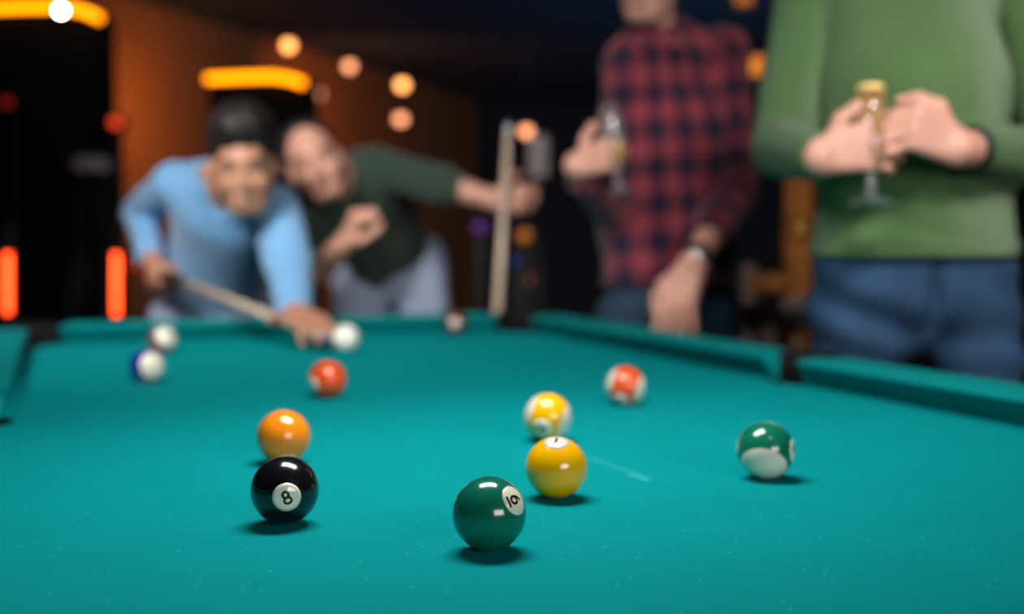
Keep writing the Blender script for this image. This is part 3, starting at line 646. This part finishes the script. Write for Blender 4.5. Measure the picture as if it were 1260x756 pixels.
# ---------------------------------------------------------------- person in blue taking the shot
def blue_person():
    pel = at(264, 378, 3.42); bel = at(268, 318, 3.28); che = at(278, 256, 3.12); neck = at(288, 228, 3.00); hd = at(301, 203, 2.84)
    shR, shL = at(216, 226, 3.14), at(338, 258, 3.00); elR, elL = at(172, 262, 3.36), at(355, 322, 2.84)
    wrR, wrL = at(187, 322, 3.14), at(364, 384, 2.66)
    X = norm(shL - shR)
    root = thing('person', Vector((pel.x, pel.y, 0)), 'person in a light blue sweater bending over the table with a cue', 'person')
    hips = [pel + Vector((-.09, 0, -.03)), pel + Vector((.09, 0.02, -.03))]
    knees = [Vector((q.x, q.y - .02, .47)) for q in hips]; ank = [Vector((q.x, q.y + .06, .10)) for q in hips]
    b = Field(.0055, .02)
    b.slab(pel, bel, (.13, .10), (.12, .09), X, .03); b.slab(bel, che, (.12, .09), (.130, .10), X, .03)
    b.slab(che, neck, (.13, .09), (.09, .06), X, .03); b.cap(shR, shL, .042, None, .03)
    M = head_frame((.16, -1, -.30), (-.03, -.3, 1)); P = head(b, hd, M)
    b.cap(neck, P(0, -.02, -.05), .056, .052, .02)
    b.ch([shR, elR, wrR], [.045, .038, .028]); b.ch([shL, elL, wrL], [.045, .038, .029]); legs(b, hips, knees, ank)
    g_ = CUE_GRIP
    hand(b, wrR, norm(g_ - wrR) * .8 + Vector((0, -.2, -.25)), (.9, .1, -.1), norm(CUE_DIR), ((70, 70, 45), (70, 72, 45), (72, 72, 45), (74, 72, 45)), spread=.0,
         thumb=[(.7, -.5, -.4), (.8, -.2, -.6), (.2, 0, -.9)])
    hand(b, wrL, norm(CUE_TIP - wrL) * 1.0 + Vector((0, 0, .10)), (0, 0, -1), (-.8, .2, .2), ((12, 22, 14), (8, 18, 14), (8, 18, 14), (10, 20, 14)), spread=.10,
         thumb=[(-.5, -.55, -.1), (.05, -1, .15), (.1, -1, .1)])
    body = b.build('body', skin_tan, root); face_parts(P, M, body, teeth=True)
    h = Field(.007); h.ell(P(0, -.026, .062), (.088, .098, .088), M); h.ell(P(0, .02, .105), (.065, .07, .045), M, .03); h.ell(P(0, .10, -.012), (.088, .062, .060), M, .01, True); h.ell(P(0, .02, -.08), (.09, .09, .07), M, .01, True)
    h.build('hair', hairdark, body, folds(.005, (1, .4, .3), 110, 30, 1))
    s = Field(.0065, .022)
    s.slab(pel + (bel - pel) * .35, bel, (.150, .118), (.140, .110), X, .03); s.slab(bel, che, (.140, .110), (.152, .120), X, .03)
    s.slab(che, neck + (che - neck) * .25, (.150, .11), (.10, .075), X, .03); s.cap(shR, shL, .060, None, .03)
    s.ch([shR, elR, wrR + (elR - wrR) * .12], [.058, .048, .038], .014); s.ch([shL, elL, wrL + (elL - wrL) * .10], [.064, .056, .040], .018)
    s.ell(neck + Vector((-.035, -.075, -.03)), (.045, .07, .10), None, .01, True)
    bones = [(pel, neck, X, .15), (shR, elR, X, .055), (elR, wrR, X, .05), (shL, elL, X, .055), (elL, wrL, X, .05)]
    s.build('sweater', blue_knit, body, folds(.006, (.5, 0, .9), 42, 6, 2.2), bones)
    j = Field(.009, .03); j.slab(pel + Vector((0, 0, -.06)), pel + (bel - pel) * .5, (.155, .114), (.140, .105), X)
    legs(j, hips, knees, ank, (.098, .076, .060), False, .012); j.build('jeans', denim_pale, body, folds(.004, (.3, .1, 1), 75, 8, 2.0)); shoes(hips, ank, body)
CUE_TIP = at(402, 415.5, 2.50); CUE_GRIP = at(190, 334, 3.10); CUE_DIR = (CUE_TIP - CUE_GRIP).normalized()
blue_person()
woodshaft = mat('pale_maple', (.62, .47, .36), .35, var=.08, vscale=60, coat=.3); woodbutt = mat('dark_cue_butt_lacquer', (.018, .014, .014), .25, var=.2, coat=.5)
ferr = mat('white_ferrule', (.75, .73, .68), .3, var=.02); tipm = mat('blue_cue_tip', (.03, .10, .25), .9, var=.2)
def cue(tip, d, label, shaft=.74, total=1.34, r0=.0062, r1=.0145):
    d = norm(d); root = thing('pool_cue', tip, label, 'pool cue'); R = lambda t: r0 + (r1 - r0) * t / total
    def seg(n, a, b, m): return obj(n, tube([tip - d * a, tip - d * ((a + b) / 2), tip - d * b], [R(a), R((a + b) / 2), R(b)], 20), m, root, True)
    seg('tip', 0, .012, tipm); seg('ferrule', .012, .035, ferr); seg('shaft', .035, shaft, woodshaft); seg('butt', shaft, total, woodbutt)
    return root
cue(CUE_TIP, CUE_DIR, 'pool cue with pale shaft and dark butt aimed at the white cue ball', shaft=.62, total=.98, r0=.0075, r1=.0165)

# ---------------------------------------------------------------- leaning person in dark green
def olive_person():
    pel = at(486, 322, 3.80); bel = at(466, 284, 3.66); che = at(436, 240, 3.48); neck = at(412, 226, 3.36); hd = at(387, 200, 3.24)
    shR, shL = at(398, 272, 3.36), at(464, 206, 3.44); elR, elL = at(392, 330, 3.22), at(548, 228, 3.34)
    wrR, wrL = at(424, 300, 3.08), at(606, 246, 3.30)
    X = norm(shL - shR)
    root = thing('person', Vector((pel.x, pel.y, 0)), 'person in a dark green top leaning sideways, gripping an upright cue', 'person')
    hips = [pel + Vector((-.10, -.02, -.04)), pel + Vector((.075, 0.02, .0))]
    knees = [Vector((hips[0].x - .05, hips[0].y - .05, .47)), Vector((hips[1].x + .03, hips[1].y, .47))]; ank = [Vector((q.x, q.y + .04, .10)) for q in knees]
    b = Field(.0055, .02)
    b.slab(pel, bel, (.12, .095), (.115, .09), X, .03); b.slab(bel, che, (.115, .09), (.120, .095), X, .03)
    b.slab(che, neck, (.12, .09), (.08, .06), X, .03); b.cap(shR, shL, .042, None, .03)
    M = head_frame((.22, -1, -.12), (-.42, -.1, 1)); P = head(b, hd, M)
    b.cap(neck, P(0, -.02, -.05), .056, .052, .02)
    b.ch([shR, elR, wrR], [.045, .038, .028]); b.ch([shL, elL, wrL], [.045, .038, .028]); legs(b, hips, knees, ank)
    hand(b, wrR, (.35, -.3, .7), (.9, .4, -.3), (-.2, -.4, .6), ((60, 70, 45), (62, 72, 45), (64, 72, 45), (66, 72, 45)), spread=.0)
    hand(b, wrL, (.9, -.35, .0), (.25, 1, 0), (0, 0, 1), ((55, 65, 40), (55, 65, 40), (56, 66, 40), (58, 66, 40)), spread=.03,
         thumb=[(.4, .2, .9), (.7, .5, .4), (.6, .8, 0)])
    body = b.build('body', skin_light, root); face_parts(P, M, body, brow=hairbrown)
    h = Field(.007); h.ell(P(0, -.022, .046), (.077, .092, .080), M); h.ell(P(0, .080, .030), (.085, .066, .090), M, .01, True); h.ell(P(0, .02, -.08), (.09, .09, .07), M, .01, True); h.build('hair', hairdark, body)
    bd = Field(.006); bd.ell(P(0, .046, -.080), (.047, .046, .036), M); bd.cap(P(-.060, .0, -.045), P(-.030, .055, -.088), .013, .014); bd.cap(P(.060, .0, -.045), P(.030, .055, -.088), .013, .014); bd.ell(P(0, .088, -.055), (.032, .03, .022), M, .006, True); bd.build('beard', hairbrown, body)
    s = Field(.0065, .022)
    s.slab(pel + (bel - pel) * .45, bel, (.140, .112), (.135, .108), X, .03); s.slab(bel, che, (.135, .108), (.142, .112), X, .03)
    s.slab(che, neck + (che - neck) * .2, (.14, .105), (.09, .07), X, .03); s.cap(shR, shL, .058, None, .03)
    s.ch([shR, elR + (shR - elR) * .1], [.062, .054], .018); s.ch([shL, elL, elL + (wrL - elL) * .18], [.062, .054, .046], .018)
    s.build('dark_green_top', olive, body, folds(.006, (.7, 0, .7), 42, 6, 4.2))
    j = Field(.009, .03); j.slab(pel + Vector((0, 0, -.02)), pel + (bel - pel) * .55, (.130, .110), (.128, .106), X)
    legs(j, hips, knees, ank, (.094, .082, .066), False, .008); j.build('jeans', denim_pale, body, folds(.004, (.3, .1, 1), 75, 8, 2.0)); shoes(hips, ank, body)
olive_person()
vt = at(626, 150, 3.235); vb = at(612, 388, 3.235); dd = (vt - vb).normalized()
L_ = (vt.z - .012) / dd.z; 
cue(vt, dd, 'pale pool cue standing upright in the outstretched hand of the leaning person', shaft=.88, total=L_, r0=.0085, r1=.0165)

# ---------------------------------------------------------------- neon-edged cabinets, lamps and furniture in the back
yneon = mat('amber_neon', (1, .5, .02), .5, var=0, emit=(1, .27, .0), estr=4.2); rneon = mat('red_neon', (1, .1, .03), .5, var=0, emit=(1, .062, .010), estr=6)
whitebulb = mat('white_lamp_bulb', (1, 1, 1), .5, var=0, emit=(1, .97, .92), estr=55); darkcab = mat('black_cabinet_laminate', (.007, .007, .009), .8, spec=.1, var=.3, vscale=6)
screenm = mat('dark_screen_glass', (.006, .008, .012), .7, spec=.1, var=.1)
def cabinet(px0, px1, pyt, d, neon, label, depth=.25):
    a = at(px0, pyt, d); b_ = at(px1, pyt, d); c = (a + b_) / 2; w = (b_ - a).length; h_ = a.z
    root = thing('arcade_cabinet', Vector((c.x, c.y + depth / 2, 0)), label, 'cabinet', 'dark cabinets with neon edges')
    obj('cabinet_body', box((c.x, c.y + depth / 2, h_ / 2), (w, depth, h_), None, .02), darkcab, root)
    obj('screen', box((c.x, c.y - .004, h_ * .68), (w * .8, .02, h_ * .28), None, .006), screenm, root)
    obj('control_panel', box((c.x, c.y - .10, h_ * .45), (w * .9, .22, .06), Matrix.Rotation(math.radians(18), 3, 'X'), .01), darkcab, root)
    obj('neon_edge', tube([at(x, y, d - .03) for x, y in neon], .020, 12), yneon, root, True)
    return root
c1 = cabinet(-60, 124, 12, 6.4, [(-60, 12), (20, 9), (75, 8), (104, 14), (124, 23)], 'tall black cabinet with an amber neon edge at the far left')
c2 = cabinet(256, 384, 99, 6.6, [(254, 97), (300, 95), (335, 94), (356, 97), (374, 103)], 'black cabinet with an amber neon edge behind the heads of the two players')
def red_tube(px, y0, y1, d, lab, r=.011):
    a = at(px, y0, d); b_ = at(px, y1, d); root = thing('red_light_tube', Vector((a.x, a.y, 0)), lab, 'light', 'upright red light tubes')
    obj('glow_tube', tube([b_, (a + b_) / 2, a], r, 12), rneon, root, True)
    obj('mounting_post', box((a.x, a.y + .035, (a.z + .1) / 2), (.03, .04, a.z + .1), None, .004), darkcab, root)
    obj('foot_plate', lathe([(0, 0), (.14, 0), (.14, .012), (.02, .02), (0, .02)], Matrix.Translation((a.x, a.y + .035, 0)), 24), darkcab, root, True)
red_tube(9.5, 312, 386, 3.9, 'upright red light tube at the far left edge'); red_tube(143, 312, 388, 3.9, 'upright red light tube left of the person in light blue')
capm = mat('black_lamp_metal', (.012, .012, .012), .4, var=.2)
def bulb_mat(n, c, s): return mat(n, c, .5, var=0, emit=c, estr=s)
warm = bulb_mat('warm_lamp_glass', (1, .39, .10), 4.6); warm2 = bulb_mat('dim_warm_lamp_glass', (1, .37, .17), 3.0); warm3 = bulb_mat('faint_warm_lamp_glass', (1, .36, .17), 1.2)
def pendant(px, py, d, m, r, label):
    c = at(px, py, d); root = thing('pendant_lamp', c, label, 'lamp', 'small round warm lamps')
    bm = bmesh.new(); bmesh.ops.create_icosphere(bm, subdivisions=3, radius=r); bmesh.ops.transform(bm, matrix=Matrix.Translation(c), verts=bm.verts)
    obj('bulb', bm, m, root, True)
    obj('socket', lathe([(0, r * .7), (r * .7, r * .7), (r * .6, r * 2.2), (0, r * 2.3)], Matrix.Translation(c), 16), capm, root, True)
    obj('cord', tube([c + Vector((0, 0, r * 2)), Vector((c.x, c.y, ZC - .001))], .004, 8), capm, root, True)
for a in ((355, 56, 6.0, warm, .030, 'warm round lamp above the amber neon edge behind the players'), (430, 81.5, 6.2, warm2, .028, 'pinkish round lamp between the neon edge and the pair of lamps'),
          (495, 104.5, 6.4, warm, .031, 'upper of the two warm round lamps one above the other'), (493, 146.5, 6.9, warm2, .032, 'lower of the two warm round lamps one above the other'),
          (391, 115.5, 7.4, warm3, .033, 'faint round lamp at the right end of the amber neon edge'), (647.5, 161.5, 6.2, warm2, .030, 'warm round lamp beside the top of the upright cue')): pendant(*a)
pendant(75, 13, 6.0, whitebulb, .018, 'bright white round lamp at the upper left over the amber neon')
# small coloured indicator lights on slim wall posts / the back wall
def indicator(px, py, d, c, s, r, label):
    p = at(px, py, d); root = thing('indicator_light', p, label, 'light', 'small coloured lights in the dark')
    obj('lens', lathe([(0, -.03), (r * .9, -.022), (r, 0), (r, .01), (0, .01)], Matrix.Translation(p) @ Matrix.Rotation(math.radians(-90), 4, 'X'), 20), bulb_mat('coloured_lens', c, s), root, True)
    obj('housing', box((p.x, p.y + .06, p.z), (r * 2.6, .1, r * 2.6), None, .004), capm, root)
    obj('stand', box((p.x, p.y + .06, (p.z - r) / 2), (.03, .03, p.z - r)), capm, root)
indicator(142, 151, 6.0, (1, .06, .015), 1.3, .024, 'small red light left of the players on the orange wall')
indicator(8, 126, 6.0, (.6, .02, .01), .25, .024, 'faint red light high on the black cabinet at far left')
indicator(645, 290, 5.5, (1, .28, .02), .22, .030, 'dim amber light right of the upright cue')
indicator(591, 279, 5.5, (.30, .05, .5), .12, .028, 'dim violet light left of the upright cue')
indicator(648, 345, 6.0, (.7, .10, .03), .12, .028, 'dim red light low beside the upright cue')
indicator(632, 322, 5.6, (.03, .08, .6), .12, .020, 'dim blue light just right of the upright cue')
# pale hanging lampshade
greyp = mat('pale_grey_fabric', (.42, .37, .37), .8, var=.1, vscale=20); p = at(663, 194, 4.6)
root = thing('wall_lamp', p, 'pale grey unlit lampshade on a dark stand right of the upright cue', 'lamp')
obj('lamp_shade', lathe([(0, .09), (.03, .088), (.042, .06), (.045, -.08), (.040, -.085), (.036, .05), (0, .07)], Matrix.Translation(p), 28), greyp, root, True)
obj('stand', tube([(p.x, p.y, .01), (p.x, p.y, p.z + .02)], .010, 10), capm, root, True); obj('base', lathe([(0, 0), (.12, 0), (.12, .015), (.02, .03), (0, .03)], Matrix.Translation((p.x, p.y, 0)), 24), capm, root, True)
# unidentified pale grey rounded object, modelled as a knob on dark legs
chromem = mat('brushed_chrome', (.5, .45, .42), .35, 1, var=.1); p = at(112, 202, 6.15)
root = thing('knob', Vector((p.x, p.y, 0)), 'pale grey rounded object on dark legs before the black cabinet at far left', 'knob')
obj('seat', lathe([(0, -.04), (.085, -.04), (.10, -.02), (.09, .03), (0, .04)], Matrix.Translation(p), 28), greyp, root, True)
for k in range(4):
    a = math.radians(45 + 90 * k); obj('leg', tube([(p.x + .06 * math.cos(a), p.y + .06 * math.sin(a), p.z - .03), (p.x + .18 * math.cos(a), p.y + .18 * math.sin(a), .0)], .012, 10), capm, root, True)
# amber glowing signs between the two people on the right
def sign(px, py, w, h_, d, s, label):
    p = at(px, py, d); root = thing('lit_panel', p, label, 'light', 'amber lit panels')
    obj('glowing_panel', box(p, (w * d / F, .02, h_ * d / F), None, .008), bulb_mat('amber_panel_glow', (1, .27, .008), s * .8), root)
    obj('panel_frame', box(p + Vector((0, .03, 0)), (w * d / F + .03, .04, h_ * d / F + .03), None, .004), capm, root)
    obj('hanger', tube([p + Vector((0, .03, 0)), Vector((p.x, p.y + .03, ZC - .001))], .006, 8), capm, root, True)
sign(937, 81, 40, 22, 5.0, .62, 'amber lit panel between the plaid shirt and the green sweater'); sign(915, -3, 20, 16, 5.0, .35, 'small amber lit panel at the top edge above the other one')
# wooden chair behind the side pocket
oak = mat('orange_stained_wood', (.42, .15, .03), .4, var=.25, vscale=18, coat=.2); seatm = mat('black_seat_vinyl', (.012, .010, .010), .5, var=.2)
legm = mat('worn_brown_grey_wood', (.20, .14, .12), .5, var=.2, vscale=30)
D = 3.7; cA = at(981, 300, D)
root = thing('wooden_chair', Vector((cA.x - .12, cA.y, 0)), 'orange-brown wooden bar chair with a dark seat behind the side pocket', 'chair')
def bar(n, p0, p1, w, t, m, rt=root):
    p0 = Vector(p0); p1 = Vector(p1); d = p1 - p0; bm = bmesh.new(); add_box(bm, (0, 0, 0), (w, t, d.length), None, .006)
    bmesh.ops.transform(bm, matrix=Matrix.Translation((p0 + p1) / 2) @ d.to_track_quat('Z', 'Y').to_matrix().to_4x4(), verts=bm.verts); return obj(n, bm, m, rt, True)
zt = at(981, 214, D).z; zs = at(960, 372, D).z
xr, xl = at(981, 300, D).x, at(930, 300, D).x
bar('back_post', (xr, cA.y, .0), (xr, cA.y, zt), .085, .04, oak); bar('back_post', (xl - .02, cA.y, .0), (xl - .02, cA.y, zs + .12), .05, .04, legm)
bar('back_rail', (xl - .03, cA.y, at(0, 349, D).z), (xr, cA.y, at(0, 349, D).z), .05, .06, oak)
obj('seat', box(((xl + xr) / 2, cA.y - .16, zs - .03), (xr - xl + .14, .36, .06), None, .015), seatm, root, True)
obj('seat_edge', box(((xl + xr) / 2 + .02, cA.y - .345, zs + .012), (xr - xl + .04, .02, .03), None, .005), legm, root)
for x in (xl - .03, xr + .03): bar('leg', (x, cA.y - .31, 0), (x, cA.y - .31, zs - .05), .045, .04, legm)
bar('stretcher', (xl - .03, cA.y - .31, .3), (xr + .03, cA.y - .31, .3), .03, .03, legm)
obj('brass_boss', lathe([(0, 0), (.03, 0), (.026, .015), (0, .022)], Matrix.Translation(at(984, 283, D - .022)) @ Matrix.Rotation(math.radians(90), 4, 'X'), 20), mat('brass', (.75, .45, .10), .35, 1, var=.1), root, True)
